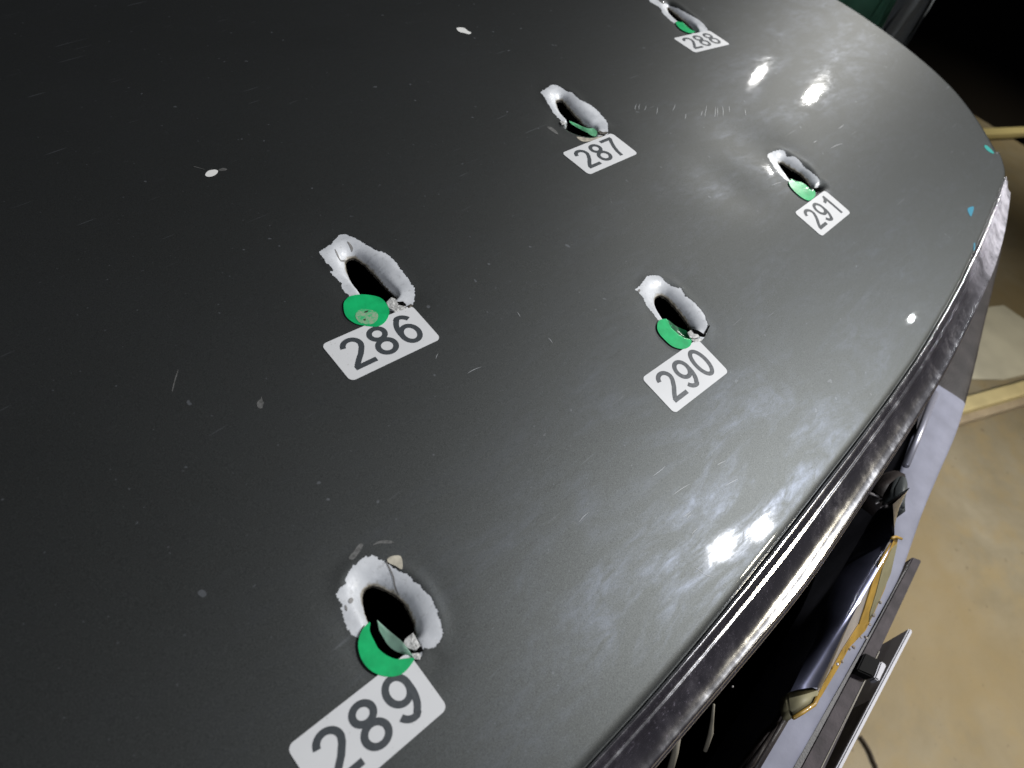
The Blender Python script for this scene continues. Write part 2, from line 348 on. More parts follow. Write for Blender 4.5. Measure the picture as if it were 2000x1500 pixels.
def paper(name, col):
    m = plain(name, col, 0.5, vary=0.12, vscale=220); N, L = m.node_tree.nodes, m.node_tree.links; b = N['Principled BSDF']
    t = N.new('ShaderNodeBsdfTranslucent'); t.inputs[0].default_value = (*col, 1); ms = N.new('ShaderNodeMixShader'); ms.inputs[0].default_value = 0.6
    L.new(b.outputs[0], ms.inputs[1]); L.new(t.outputs[0], ms.inputs[2]); L.new(ms.outputs[0], N['Material Output'].inputs['Surface']); return m
def make_chrome(name, base=(0.60, 0.60, 0.62), dirt=1.0):
    m, nt, b, N, L = newmat(name)
    co = N.new('ShaderNodeTexCoord').outputs['Object']
    setp(b, Metallic=1.0, Base_Color=base, Roughness=0.07)
    sxn = N.new('ShaderNodeSeparateXYZ'); L.new(co, sxn.inputs[0]); sx = sxn.outputs[0]
    d1 = noise(N, L, co, 45, 6, 0.7); d2 = noise(N, L, co, 700, 3, 0.6); d3 = noise(N, L, co, 130, 5, 0.65)
    msk = mth(N, L, 'MULTIPLY', ramp(N, L, d1, 0.42, 0.68), ramp(N, L, d3, 0.35, 0.7))
    sp = mth(N, L, 'MULTIPLY', ramp(N, L, d2, 0.62, 0.70), ramp(N, L, d1, 0.35, 0.6))
    L.new(ramp(N, L, msk, 0, 1, 0.13, 0.28), b.inputs['Roughness'])
    df = N.new('ShaderNodeBsdfPrincipled'); L.new(mixc(N, L, ramp(N, L, sx, 0.34, 0.50), (0.21, 0.185, 0.235), (0.50, 0.48, 0.54)), df.inputs['Base Color']); setp(df, Roughness=0.75)  # pale towards the corner: a bright reflection painted in with the dust
    f = mth(N, L, 'ADD', mth(N, L, 'MAXIMUM', mth(N, L, 'MULTIPLY', msk, 0.10 * dirt), mth(N, L, 'MULTIPLY', sp, 0.38 * dirt)), mth(N, L, 'ADD', 0.065 * dirt, mth(N, L, 'MULTIPLY', ramp(N, L, sx, 0.40, 0.52), mth(N, L, 'MULTIPLY', ramp(N, L, d1, 0.28, 0.60), 0.75 * dirt))))  # the sx term is the bright reflection painted in towards the corner
    ms = N.new('ShaderNodeMixShader'); L.new(f, ms.inputs[0]); L.new(b.outputs[0], ms.inputs[1]); L.new(df.outputs[0], ms.inputs[2])
    L.new(ms.outputs[0], N['Material Output'].inputs['Surface'])
    bp = N.new('ShaderNodeBump'); bp.inputs['Strength'].default_value = 0.008; bp.inputs['Distance'].default_value = 0.0003
    L.new(d1, bp.inputs['Height']); L.new(bp.outputs['Normal'], b.inputs['Normal'])
    return m
M_BACK = paper('pale_green_sticker_back', (0.52, 0.74, 0.62))
M_CHROME = make_chrome('dusty_chrome_painted_glare')
M_CHROME2 = plain('emblem_chrome', (0.13, 0.135, 0.20), 0.33, 0.8, coat=1.0, vary=0.15, vscale=60)
M_GOLD = plain('gold_enamel', (0.36, 0.215, 0.035), 0.5, 0.0, coat=0.1, vary=0.2, vscale=90)
M_OLIVE = plain('pale_olive_tone', (0.22, 0.20, 0.12), 0.55, 0.0, spec=0.3, vary=0.15, vscale=60)
M_PEARL = plain('pale_bevel_chrome_and_glint', (0.42, 0.39, 0.38), 0.3, 0.3, vary=0.1, vscale=60)
M_SILVER = plain('silver_bumper_paint', (0.19, 0.195, 0.25), 0.65, 0.0, coat=0.0, spec=0.3, bump=0.25, bscale=160, vary=0.12, vscale=50)
M_DARKP = plain('dark_plastic_and_bumper_end', (0.026, 0.022, 0.022), 0.45, spec=0.3, bump=0.3, bscale=600, vary=0.3, vscale=60)
M_BRACK = plain('grey_dusty_plastic', (0.045, 0.037, 0.041), 0.6, spec=0.15, bump=0.3, bscale=500, vary=0.3, vscale=80)
M_PLATE = plain('plate_aluminium_edge', (0.27, 0.265, 0.29), 0.5, 0.1)
M_RUBBER = plain('black_rubber', (0.004, 0.004, 0.004), 0.7, spec=0.1)
M_CREAM = plain('dusty_cream_brace', (0.20, 0.18, 0.14), 0.6)
M_CLOTH = plain('dark_green_cloth', (0.06, 0.19, 0.125), 0.8, bump=0.4, bscale=300, vary=0.3, vscale=20)
M_CLOTHG = plain('grey_cloth_fold', (0.10, 0.11, 0.118), 0.8, bump=0.4, bscale=300)

def make_floor():
    m, nt, b, N, L = newmat('stained_tan_concrete')
    co = N.new('ShaderNodeTexCoord').outputs['Object']
    a = noise(N, L, co, 3.2, 6, 0.62, dist=0.3); c2 = noise(N, L, co, 16, 5, 0.6); c3 = noise(N, L, co, 1.3, 3, 0.5)
    c = mixc(N, L, ramp(N, L, a, 0.35, 0.7), (0.36, 0.32, 0.25), (0.20, 0.168, 0.11))
    c = mixc(N, L, mth(N, L, 'MULTIPLY', ramp(N, L, c2, 0.45, 0.7), 0.5), c, (0.34, 0.255, 0.125))
    c = mixc(N, L, mth(N, L, 'MULTIPLY', ramp(N, L, c3, 0.45, 0.62), 0.7), c, (0.24, 0.18, 0.09))
    c = mixc(N, L, ramp(N, L, noise(N, L, co, 55, 4), 0.66, 0.74), c, (0.17, 0.13, 0.08))
    L.new(c, b.inputs['Base Color']); setp(b, Roughness=0.72)
    bp = N.new('ShaderNodeBump'); bp.inputs['Strength'].default_value = 0.4; bp.inputs['Distance'].default_value = 0.004
    L.new(noise(N, L, co, 40, 6, 0.65), bp.inputs['Height']); L.new(bp.outputs['Normal'], b.inputs['Normal'])
    return m
M_FLOOR = make_floor()
M_DARKG = plain('dark_ground', (0.012, 0.010, 0.009), 0.9, bump=0.4, bscale=30, spec=0.1)
M_BEAM = plain('cream_beam_paint', (0.62, 0.53, 0.30), 0.6, bump=0.4, bscale=60, vary=0.12, vscale=12)
M_BEAMS = plain('shaded_beam_side', (0.40, 0.33, 0.25), 0.7, bump=0.4, bscale=60, vary=0.2, vscale=14)  # beam side in a darker tone, its shade put into the colour

# ------------------------------------------------------------------ the setting
def slab(name, x0, x1, y0, y1, z, mat, n=1):
    vs = [(x0, y0, z), (x1, y0, z), (x1, y1, z), (x0, y1, z)]
    return tag(mesh(name, vs, [(0, 1, 2, 3)], mat), kind='structure')
slab('floor', -4, 3.28, -6, 6, 0.0, M_FLOOR)
slab('ground', 3.28, 30, -15, 15, -0.03, M_DARKG)

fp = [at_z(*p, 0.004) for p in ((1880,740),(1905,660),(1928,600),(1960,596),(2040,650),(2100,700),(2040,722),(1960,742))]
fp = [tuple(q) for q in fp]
tag(mesh('painted_light_patch', fp, [tuple(range(len(fp)))], plain('lit_floor_tone', (0.62, 0.60, 0.52), 0.8, bump=0.4, bscale=50, vary=0.15, vscale=6), None, False), kind='structure')  # pale sheet painted where the floor is lit
# the long low beam lying on the floor beside the car
p0 = at_z(1880, 775, 0.05); p1 = at_z(2000, 742, 0.05)
q0 = at_z(1875, 806, 0.05); 
u = (p1 - p0); u[2] = 0; u /= np.linalg.norm(u); v = np.array([-u[1], u[0], 0.0])
wd = abs((q0 - p0) @ v); mid = (p0 + q0) / 2
bl = 1.3; cen = mid + u * (bl - 0.25); cen[2] = 0.026
bm_ = bpy.data.objects.new('floor_beam', None); COL.objects.link(bm_); bm_.location = (0, 0, 0)
tag(bm_, 'cream painted beam lying on the tan concrete floor beyond the bumper', 'beam')
box('beam_top', (cen[0], cen[1], 0.026 + 0.012), u, v, (0, 0, 1), bl, wd / 2, 0.012, M_BEAM, bm_, 0.004)
box('beam_shaded_side', (cen[0] - v[0] * 0.006, cen[1] - v[1] * 0.006, 0.013), u, v, (0, 0, 1), bl - 0.004, wd / 2 + 0.010, 0.0128, M_BEAMS, bm_, 0.004)

# far kerb strip in front of the dark ground
k0 = at_z(1940, 269, 0.0); k1 = at_z(2000, 266, 0.0); uu = (k1 - k0) / np.linalg.norm(k1 - k0); vv = np.array([-uu[1], uu[0], 0])
kc = k0 + uu * 0.6
M_KERB = plain('pale_yellow_paint', (0.80, 0.70, 0.36), 0.6, bump=0.3, bscale=60)
kerb = box('kerb_strip', (kc[0], kc[1], 0.02), uu, vv, (0, 0, 1), 1.2, 0.019, 0.012, M_KERB, None, 0.004)
tag(kerb, 'thin pale yellow strip on the floor at the edge of the dark ground', 'strip')

# ------------------------------------------------------------------ the car
car = bpy.data.objects.new('car', None); COL.objects.link(car)
tag(car, 'dark grey metallic car front with bullet holes in its bonnet and a chrome trim', 'car')

def build_hood():
    pts, edges = [], []
    def add_loop(P):
        b = len(pts); pts.extend(map(tuple, P)); n = len(P)
        edges.extend([(b + i, b + (i + 1) % n) for i in range(n)])
    back = [(x, 1.34) for x in np.linspace(OUT[-1][0], OUT[0][0], 60)[1:-1]]
    loop = np.vstack([OUT, back]); add_loop(loop)
    # inner offset rings for the rolled edge
    d = np.gradient(OUT, axis=0); nn = np.stack([-d[:, 1], d[:, 0]], 1); nn /= np.linalg.norm(nn, axis=1)[:, None]
    for off in (0.0006, 0.0015, 0.003, 0.0046, 0.0075, 0.0105, 0.0135):
        q = OUT + nn * off; ok = seg_dist(q, OUT, False) > off * 0.9; pts.extend(map(tuple, q[ok & (q[:, 1] < 1.335)]))
    g = []
    for x in np.arange(-0.44, 0.72, 0.0085):
        for y in np.arange(-0.002, 1.335, 0.0085): g.append((x + 0.0007 * math.sin(9 * y * 100), y))
    g = np.array(g); dd = seg_dist(g, OUT, False); ok = inside(g, loop) & (dd > 0.015)
    far = np.ones(len(g), bool)
    for h in HOLES.values(): far &= np.hypot(*(g - h['c']).T) > 0.034
    pts.extend(map(tuple, g[ok & far]))
    for h in HOLES.values():
        add_loop(h['prx']); add_loop(h['hox'])
        fine = []
        for x in np.arange(-0.034, 0.034, 0.00085):
            for y in np.arange(-0.034, 0.034, 0.00085):
                fine.append(h['c'] + (x + random.uniform(-1, 1) * 0.0001, y + random.uniform(-1, 1) * 0.0001))
        fine = np.array(fine); dh = seg_dist(fine, h['hox']); dp = seg_dist(fine, h['prx']); R = np.hypot(*(fine - h['c']).T)
        ix = np.round((fine - h['c'])[:, 0] / 0.00085).astype(int); iy = np.round((fine - h['c'])[:, 1] / 0.00085).astype(int)
        lvl = np.where(dh < 0.013, 1, np.where(R < 0.026, 3, 6))
        keep = (R < 0.034) & (~inside(fine, h['hox'])) & (dh > 0.0003) & (dp > 0.0003) & (ix % lvl == 0) & (iy % lvl == 0) & (seg_dist(fine, OUT, False) > 0.015)
        # keep clear of other holes
        for h2 in HOLES.values():
            if h2 is not h: keep &= np.hypot(*(fine - h2['c']).T) > 0.034
        pts.extend(map(tuple, fine[keep]))
    V, E, F, *_ = delaunay_2d_cdt([Vector(p) for p in pts], edges, [], 0, 1e-7)
    V = np.array([(v.x, v.y) for v in V]); F = np.array([f for f in F])
    cen = V[F].mean(1)
    ins = inside(cen, loop)
    F = F[ins]; cen = cen[ins]
    lab = np.zeros(len(F), int)
    for i, h in enumerate(HOLES.values()):
        near = np.hypot(*(cen - h['c']).T) < 0.05; idx = np.where(near)[0]
        a = inside(cen[idx], h['hox']); b_ = inside(cen[idx], h['prx'])
        lab[idx[b_]] = i + 1; lab[idx[a]] = -1
    z, rim = surf(V); z = edge_roll(V, z)
    # analytic normals
    e = 2e-4
    zx = (edge_roll(V + [e, 0], surf(V + [e, 0])[0]) - edge_roll(V - [e, 0], surf(V - [e, 0])[0])) / (2 * e)
    zy = (edge_roll(V + [0, e], surf(V + [0, e])[0]) - edge_roll(V - [0, e], surf(V - [0, e])[0])) / (2 * e)
    nrm = np.column_stack([-zx, -zy, np.ones(len(V))]); nrm /= np.linalg.norm(nrm, axis=1)[:, None]
    V3 = np.column_stack([V, z])
    a = V[F]; area = (a[:, 1, 0] - a[:, 0, 0]) * (a[:, 2, 1] - a[:, 0, 1]) - (a[:, 2, 0] - a[:, 0, 0]) * (a[:, 1, 1] - a[:, 0, 1])
    F[area < 0] = F[area < 0][:, ::-1]
    def sub(mask, name, mat, parent, dz=0.0):
        f = F[mask]; used, inv = np.unique(f, return_inverse=True); f = inv.reshape(f.shape)
        vv = V3[used].copy(); vv[:, 2] += dz
        me = bpy.data.meshes.new(name); me.from_pydata(vv.tolist(), [], f.tolist()); me.update()
        me.polygons.foreach_set('use_smooth', [True] * len(f))
        me.normals_split_custom_set_from_vertices(nrm[used].tolist())
        at = me.attributes.new('rim', 'FLOAT', 'POINT'); at.data.foreach_set('value', rim[used].astype(np.float32))
        return link(name, me, mat, parent)
    hood = sub(lab == 0, 'hood', M_PAINT, car)
    for i, (k, h) in enumerate(HOLES.items()):
        pr = sub(lab == i + 1, 'primer_ring', M_PRIMER, hood, -0.00012)
        # torn edge of the sheet turned down into the hole
        P = h['hox']; n = len(P); zc = skin(P)[:, 2]; c = P.mean(0); vs, fs = [], []
        for j, (s, dz) in enumerate(((1.0, -0.0001), (0.995, -0.0005), (0.985, -0.0009), (0.98, -0.0013))):
            rr = np.random.default_rng(j + int(k)).normal(0, 0.00010 * j, n)
            for q in range(n): vs.append((c[0] + (P[q, 0] - c[0]) * s, c[1] + (P[q, 1] - c[1]) * s, zc[q] + dz + rr[q]))
        for j in range(3):
            for q in range(n): fs.append((j * n + q, j * n + (q + 1) % n, (j + 1) * n + (q + 1) % n, (j + 1) * n + q))
        mesh('torn_edge', vs, fs, M_TORN, hood)
    # turned-down flange all round
    vs, fs = [], []; n = len(OUT); top = skin(OUT)
    dn = np.gradient(OUT, axis=0); on = np.stack([dn[:, 1], -dn[:, 0]], 1); on /= np.linalg.norm(on, axis=1)[:, None]
    for off, dz in ((0, 0), (0.0006, -0.0012), (0.0006, -0.005), (-0.001, -0.012)):
        for i in range(n): vs.append((top[i, 0] + on[i, 0] * off, top[i, 1] + on[i, 1] * off, top[i, 2] + dz))
    for j in range(3):
        for i in range(n - 1): fs.append((j * n + i, (j + 1) * n + i, (j + 1) * n + i + 1, j * n + i + 1))
    mesh('hood_flange', vs, fs, M_PAINT, hood)
    return hood
hood = build_hood()

# black lining under the bonnet, and the flanks below its edge
def loft(name, rings, mat, parent, closed=False, smooth=True):
    vs, fs = [], []; n = len(rings[0])
    for r in rings: vs.extend(r)
    m = n if closed else n - 1
    for j in range(len(rings) - 1):
        for i in range(m): fs.append((j * n + i, j * n + (i + 1) % n, (j + 1) * n + (i + 1) % n, (j + 1) * n + i))
    return mesh(name, vs, fs, mat, parent, smooth)
c0 = np.array([CXM, 0.60])
rg = []
for s in (0.97, 0.5, 0.0):
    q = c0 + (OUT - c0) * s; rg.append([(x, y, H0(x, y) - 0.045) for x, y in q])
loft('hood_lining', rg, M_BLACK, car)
fl = OUT[(OUT[:, 1] > 0.045)]
for nm, msk in (('fender', fl[:, 0] > CXM), ('fender', fl[:, 0] < CXM)):
    q = fl[msk]; s = 1 if q[0, 0] > CXM else -1
    rings = []
    for off, dz in ((-0.002, -0.014), (0.002, -0.02), (0.012, -0.06), (0.03, -0.15), (0.035, -0.3), (0.02, -0.55)):
        rings.append([(x + s * off, y, H0(x, y) + dz) for x, y in q])
    loft(nm, rings, M_PAINT, car)

# chips, scratches and paint transfer on the bonnet (children of the bonnet)
def paper_z(V, z):
    b = H0(V[:, 0], V[:, 1])
    for x, y, r, dd in DINGS: b = b - dd * np.exp(-(((V[:, 0] - x) ** 2 + (V[:, 1] - y) ** 2) / r ** 2))
    return np.maximum(skin(V)[:, 2], b)
def decal(name, px, mat, parent, dz=0.00018, smooth_n=4, drop=0.0, z_extra=None, thick=0.0):
    P = np.array([on_hood(*p, drop=drop)[:2] for p in px])
    if smooth_n: P = catmull(P, smooth_n, True)
    return patch(name, P, mat, parent, dz, thick)
def patch(name, P, mat, parent, dz, thick=0.0, step=0.0016, zf=None):
    """flat thin shape lying on the skin, with an edge of its own"""
    P = np.asarray(P); n = len(P); g = []
    lo, hi = P.min(0), P.max(0)
    for x in np.arange(lo[0], hi[0], step):
        for y in np.arange(lo[1], hi[1], step): g.append((x, y))
    g = np.array(g).reshape(-1, 2)
    if len(g): g = g[inside(g, P) & (seg_dist(g, P) > step * 0.3)]
    allp = [Vector(p) for p in P] + [Vector(p) for p in g]
    V, E, F, *_ = delaunay_2d_cdt(allp, [(i, (i + 1) % n) for i in range(n)], [], 1, 1e-8)
    V = np.array([(v.x, v.y) for v in V]); S = skin(V); S[:, 2] += dz
    if zf is not None: S[:, 2] = zf(V, S[:, 2])
    vs = S.tolist(); fs = []
    for f in F:
        a = V[list(f)]; ar = sum(a[i, 0] * a[(i + 1) % len(f), 1] - a[(i + 1) % len(f), 0] * a[i, 1] for i in range(len(f)))
        fs.append(tuple(f) if ar > 0 else tuple(f)[::-1])
    if thick:
        from collections import Counter
        ec = Counter(); dr = {}
        for f in fs:
            for i in range(len(f)):
                a, b = f[i], f[(i + 1) % len(f)]; ec[frozenset((a, b))] += 1; dr[frozenset((a, b))] = (a, b)
        for e, c in ec.items():
            if c == 1:
                a, b = dr[e]; k = len(vs); vs += [[S[a][0], S[a][1], S[a][2]], [S[a][0], S[a][1], S[a][2] - thick], [S[b][0], S[b][1], S[b][2] - thick], [S[b][0], S[b][1], S[b][2]]]; fs.append((k, k + 1, k + 2, k + 3))
    o = mesh(name, vs, fs, mat, parent)
    if thick:
        for p in o.data.polygons[len(F):]: p.use_smooth = False
    return o

for px in (zz(2.857,300,0,[(1690,160),(1705,154),(1735,158),(1752,172),(1772,184),(1760,192),(1735,186),(1705,178)]),
           zz(2.857,300,0,[(288,976),(305,955),(335,948),(352,950),(360,958),(348,975),(325,986),(300,987)])):
    decal('paint_chip', px, M_CHIP, hood, 0.0002)
for px in (zz(2.857,300,0,[(220,930),(232,930),(262,938),(288,948),(262,941),(235,934)]),
           zz(2.857,300,0,[(362,948),(385,938),(410,944),(400,952),(375,955)]),
           zz(1.5,0,500,[(752,435),(756,425),(763,420),(766,411),(769,424),(773,430),(770,438),(768,446),(758,446)]),
           zz(1.5,0,500,[(504,395),(509,370),(520,336),(522,338),(512,372),(506,396)]),
           zz(3.1925,540,1030,[(600,110),(640,85),(700,80),(735,95),(700,100),(640,100)]),
           zz(3.1925,540,1030,[(450,190),(480,150),(520,100),(540,110),(520,150),(480,200)]),
           zz(6.52,1020,130,[(320,770),(350,760),(400,785),(440,820),(460,860),(420,845),(350,800)])):
    decal('grey_smudge', px, M_STAIN, hood, 0.0001)
decal('primer_flake', zz(3.1925,540,1030,[(690,200),(720,180),(770,178),(785,215),(782,262),(740,240),(700,222)]), plain('tan_flake', (0.40,0.37,0.30), 0.5, vary=0.2, vscale=300), hood, 0.0003, 3)
decal('teal_mark', zz(5,1600,0,[(1610,1430),(1632,1420),(1680,1462),(1705,1495),(1690,1500),(1640,1470)]), M_TEAL, hood, 0.0002)
decal('blue_mark', zz(2.142,1500,0,[(834,875),(848,866),(860,866),(858,884),(849,906),(840,895)]), M_BLUE, hood, 0.0002)
decal('blue_mark', zz(2.142,1500,0,[(860,1020),(866,1018),(868,1040),(862,1046)]), M_BLUE, hood, 0.0002)
for px in (zz(3.75,580,400,[(278,318),(300,345),(322,378),(350,362),(362,366),(324,388),(292,352)]), zz(3.75,580,400,[(368,268),(382,272),(412,300),(405,318),(385,290)]),
           zz(3.1925,540,1030,[(680,208),(705,240),(735,300),(748,345),(772,392),(762,390),(738,348),(726,302),(698,246)]), zz(4.547,1180,500,[(300,300),(318,292),(322,310),(308,318)]),
           zz(3.1925,540,1030,[(455,440),(475,432),(482,450),(466,470),(450,462)]), zz(3.1925,540,1030,[(430,480),(442,500),(440,520),(428,505)])):
    decal('crack', px, plain('dark_crack', (0.17, 0.165, 0.16), 0.6), hood, 0.00006, 3)
# short bright scratches
def scratch(x0, y0, x1, y1, w=1.1):
    a = np.array([x0, y0], float); b = np.array([x1, y1], float); d = (b - a) / np.linalg.norm(b - a); n = np.array([-d[1], d[0]])
    m = (a + b) / 2 + n * random.uniform(-1.2, 1.2)
    decal('scratch', [tuple(a), tuple(m + n * w / 2), tuple(b), tuple(m - n * w / 2)], M_SCR, hood, 0.0001, 3)
for s in ((1243,203,1240,216),(1250,203,1248,215),(1262,206,1258,216),(1284,209,1282,224),(1319,203,1313,217),(1340,222,1338,233),(1381,205,1377,228),(1372,216,1369,226),
          (1398,207,1397,228),(1402,208,1402,226),(1411,206,1413,226),(1425,206,1426,218),(1456,212,1458,224),
          (1314,967,1348,945),(1357,1108,1375,1122),(1375,1122,1396,1128),(1334,1010,1350,998),(1340,1014,1351,1003),(1350,1045,1363,1032),(1453,1035,1451,1060),(1400,909,1418,900),(1415,950,1442,935),
          (1622,290,1646,280),(1637,251,1648,243),(1588,278,1596,274),(1508,360,1530,352),(1010,610,1016,620),(1070,660,1079,671),(851,702,856,691),(912,730,940,717),(1275,930,1300,910),(1130,1020,1150,1000)):
    scratch(*s)

# ------------------------------------------------------------------ chrome trim along the front edge
lip = [(-0.36,0.0145),(-0.30,0.0035),(-0.22,-0.0080),(-0.15,-0.0150),(-0.10,-0.0190),(-0.06,-0.0215),(-0.0245,-0.0238),(0.0,-0.0255),(0.0234,-0.0271),(0.0671,-0.0298),(0.1007,-0.0310),(0.1496,-0.0308),(0.1951,-0.0300),
       (0.2547,-0.0288),(0.3203,-0.0265),(0.3925,-0.0213),(0.4411,-0.0166),(0.4847,-0.0118),(0.5411,-0.0025),(0.594,0.0088),(0.622,0.0155)]
LX = catmull(lip, 8)
def edge_y(x): 
    f = OUT[(OUT[:, 1] < 0.04)]; o = np.argsort(f[:, 0]); return np.interp(x, f[o, 0], f[o, 1])
PROF = [(0.02,-0.0060),(0.05,-0.0012),(0.08,0.0),(0.12,-0.0002),(0.18,-0.0014),(0.23,-0.0026),(0.26,-0.0029),(0.29,-0.0029),(0.33,-0.0036),(0.42,-0.0056),(0.52,-0.0076),(0.62,-0.0092),
        (0.71,-0.0102),(0.79,-0.0107),(0.85,-0.0110),(0.885,-0.0117),(0.905,-0.0132),(0.915,-0.0160),(0.93,-0.0178),(0.96,-0.0184),(0.985,-0.0194),(1.0,-0.0220),(0.99,-0.0254),(0.93,-0.0268),(0.70,-0.0270),(0.40,-0.0240)]
def trim_ring(x, y, prof=PROF, grow=1.0):
    # direction along plan normal of the lip curve
    i = np.argmin(np.hypot(LX[:, 0] - x, LX[:, 1] - y)); t = LX[min(i + 1, len(LX) - 1)] - LX[max(i - 1, 0)]; t /= np.linalg.norm(t)
    nrm = np.array([-t[1], t[0]])           # toward the bonnet
    # meet the bonnet edge along the normal
    L = np.array([x, y]); s = 0.0
    for _ in range(200):
        s += 0.0002; q = L + nrm * s
        if q[1] >= edge_y(q[0]) + 0.0008: break
    E_ = L + nrm * s; z0 = H0(E_[0], edge_y(E_[0])) - 0.0012; r = []
    for f, dz in prof:
        q = E_ + (L - E_) * (f * 1.0 + 0.02); r.append((q[0], q[1], z0 + dz * 0.96))
    return r
prof = catmull([(a, b) for a, b in PROF], 3)
rings = [trim_ring(x, y, [tuple(p) for p in prof]) for x, y in LX]
trim = loft('chrome_trim', [list(r) for r in zip(*rings)], M_CHROME, car)
# end caps of the trim
for r in (rings[0], rings[-1]):
    mesh('trim_end', r, [tuple(range(len(r)))], M_CHROME, trim, False)
# black rubber seal in the joint
seal = [(x, edge_y(x) + 0.0012, H0(x, edge_y(x)) - 0.0062) for x in np.linspace(-0.32, 0.60, 90)]
tube('trim_seal', seal, 0.0028, M_RUBBER, car, 6)

# ------------------------------------------------------------------ grille cavity
gx0, gx1 = -0.40, 0.66
cav = []
xs = np.linspace(gx0, gx1, 30)
def bump_y(x): return float(np.interp(x, BX, BY))
outer = [(-0.42,-0.075),(-0.25,-0.096),(-0.1,-0.1015),(0.0,-0.102),(0.0912,-0.1021),(0.1364,-0.1017),(0.1808,-0.1011),(0.2203,-0.1004),(0.2635,-0.0992),(0.3037,-0.0944),(0.3355,-0.0903),(0.3885,-0.0855),(0.4478,-0.0800),(0.52,-0.068),(0.6103,-0.0501),(0.7,-0.033),(0.7795,-0.0159),(0.84,0.010),(0.875,0.05),(0.89,0.12)]
OB = catmull(outer, 6); BX, BY = OB[:, 0], OB[:, 1]
mesh('grille_back_panel', [(gx0, 0.05, 0.87), (gx1, 0.05, 0.86), (gx1, 0.05, 0.45), (gx0, 0.05, 0.45)], [(0, 1, 2, 3)], M_BLACK, car, False)
mesh('grille_floor_panel', [(x, 0.05, 0.67) for x in xs] + [(x, bump_y(x) + 0.010, 0.67) for x in xs], [(i, i + 1, i + 31, i + 30) for i in range(29)], M_BLACK, car, False)

# bumper: a swept profile, pale ledge rolling over its front edge and dropping away
def inner_off(x): return float(np.interp(x, [-0.4, 0.0, 0.08, 0.16, 0.3, 0.36, 0.46, 0.60, 0.85], [0.02, 0.020, 0.019, 0.020, 0.024, 0.029, 0.036, 0.03, 0.03]))
def bring(i, pro):
    p = OB[i]; t = OB[min(i + 1, len(OB) - 1)] - OB[max(i - 1, 0)]; t /= np.linalg.norm(t); n = np.array([t[1], -t[0]])   # outward
    w = inner_off(p[0]); r = []
    for a, o, dz in pro:
        q = p + n * (-w * a + o); r.append((q[0], q[1], 0.765 + dz))
    return r
BP = [(1.0, 0, -0.10),(1.0, 0, -0.003),(0.98, 0, -0.0006),(0.90, 0, 0.0),(0.6, 0, 0.0),(0.35, 0, -0.0002),(0.12, 0, -0.0008),(0.04, 0, -0.0022),(0.01, 0, -0.0045),(0, 0, -0.010),(0, -0.002, -0.05),(0, -0.004, -0.12),(0, -0.012, -0.25),(0, -0.03, -0.33)]
split = int(np.argmin(abs(OB[:, 0] - 0.485)))
r1 = [bring(i, BP) for i in range(0, split + 1)]; r2 = [bring(i, BP) for i in range(split, len(OB))]
bumper = loft('bumper', [list(r) for r in zip(*r1)], M_SILVER, car)
loft('bumper_corner', [list(r) for r in zip(*r2)], M_DARKP, car)  # far end of the bumper in a darker tone than the rest
# wall closing the gap between the corner and the trim
cw = [[(x, edge_y(min(x, 0.6)) - 0.010, 0.86) for x in np.linspace(0.36, 0.62, 12)], [(x, bump_y(x) + 0.03, 0.765) for x in np.linspace(0.40, 0.70, 12)]]
loft('corner_filler', cw, M_DARKP, car)

# thin grey rod beside the bumper ledge
ra, rb = at_z(1826, 768, 0.79), at_z(1769, 909, 0.79)
tube('grille_rod', [ra, (ra + rb) / 2 + [0, 0, 0.001], rb], 0.0027, plain('grey_rod', (0.30, 0.30, 0.36), 0.35, 0.4), car)
# inner grille pieces
def bevel(o, w):
    bm = bmesh.new(); bm.from_mesh(o.data); bmesh.ops.recalc_face_normals(bm, faces=bm.faces[:])
    bmesh.ops.bevel(bm, geom=bm.edges[:], offset=w, segments=3, affect='EDGES', clamp_overlap=True); bm.to_mesh(o.data); bm.free()
    o.data.polygons.foreach_set('use_smooth', [True] * len(o.data.polygons)); return o
def prism(name, px, z, depth, mat, parent, tilt=0.0):
    P = [at_z(*p, z) for p in px]; n = len(P)
    vs = [tuple(p) for p in P] + [(p[0], p[1], p[2] - depth) for p in P]
    fs = [tuple(range(n)), tuple(range(2 * n - 1, n - 1, -1))] + [(i, i + n, (i + 1) % n + n, (i + 1) % n) for i in range(n)]
    return bevel(mesh(name, vs, fs, mat, parent, False), 0.0014)
M_BRN = plain('dark_brown_plastic', (0.016, 0.012, 0.011), 0.55, spec=0.25, vary=0.35, vscale=120, bump=0.3, bscale=400)
prism('grille_bracket', [(1727,922),(1752,916),(1772,925),(1768,945),(1738,985),(1710,965),(1700,955)], 0.792, 0.02, M_BRN, car)
prism('grille_bar', [(1514,1412),(1528,1405),(1474,1500),(1440,1512)], 0.79, 0.012, M_BRN, car)
prism('grille_bar', [(1560,1345),(1575,1352),(1470,1530),(1452,1520)], 0.772, 0.012, M_DARKP, car)
prism('emblem_end_piece', [(1746,950),(1760,925),(1773,932),(1776,948),(1770,975),(1771,1000),(1757,985),(1744,972)], 0.815, 0.014, plain('grey_chrome_end', (0.06, 0.066, 0.066), 0.5, 0.0, spec=0.25), car)
tube('grille_wire', [at_z(1694,962,0.80), at_z(1712,968,0.80), at_z(1733,977,0.80)], 0.0009, M_PEARL, car, 6)
tube('grille_wire', [at_z(1710,983,0.80), at_z(1728,975,0.80), at_z(1748,966,0.80)], 0.0008, M_PEARL, car, 6)
tube('grille_strut', [at_z(1394,1376,0.80), at_z(1391,1405,0.79), at_z(1388,1432,0.78), at_z(1377,1466,0.77)], [0.0007, 0.0010, 0.0016, 0.0012], M_CREAM, car, 8)
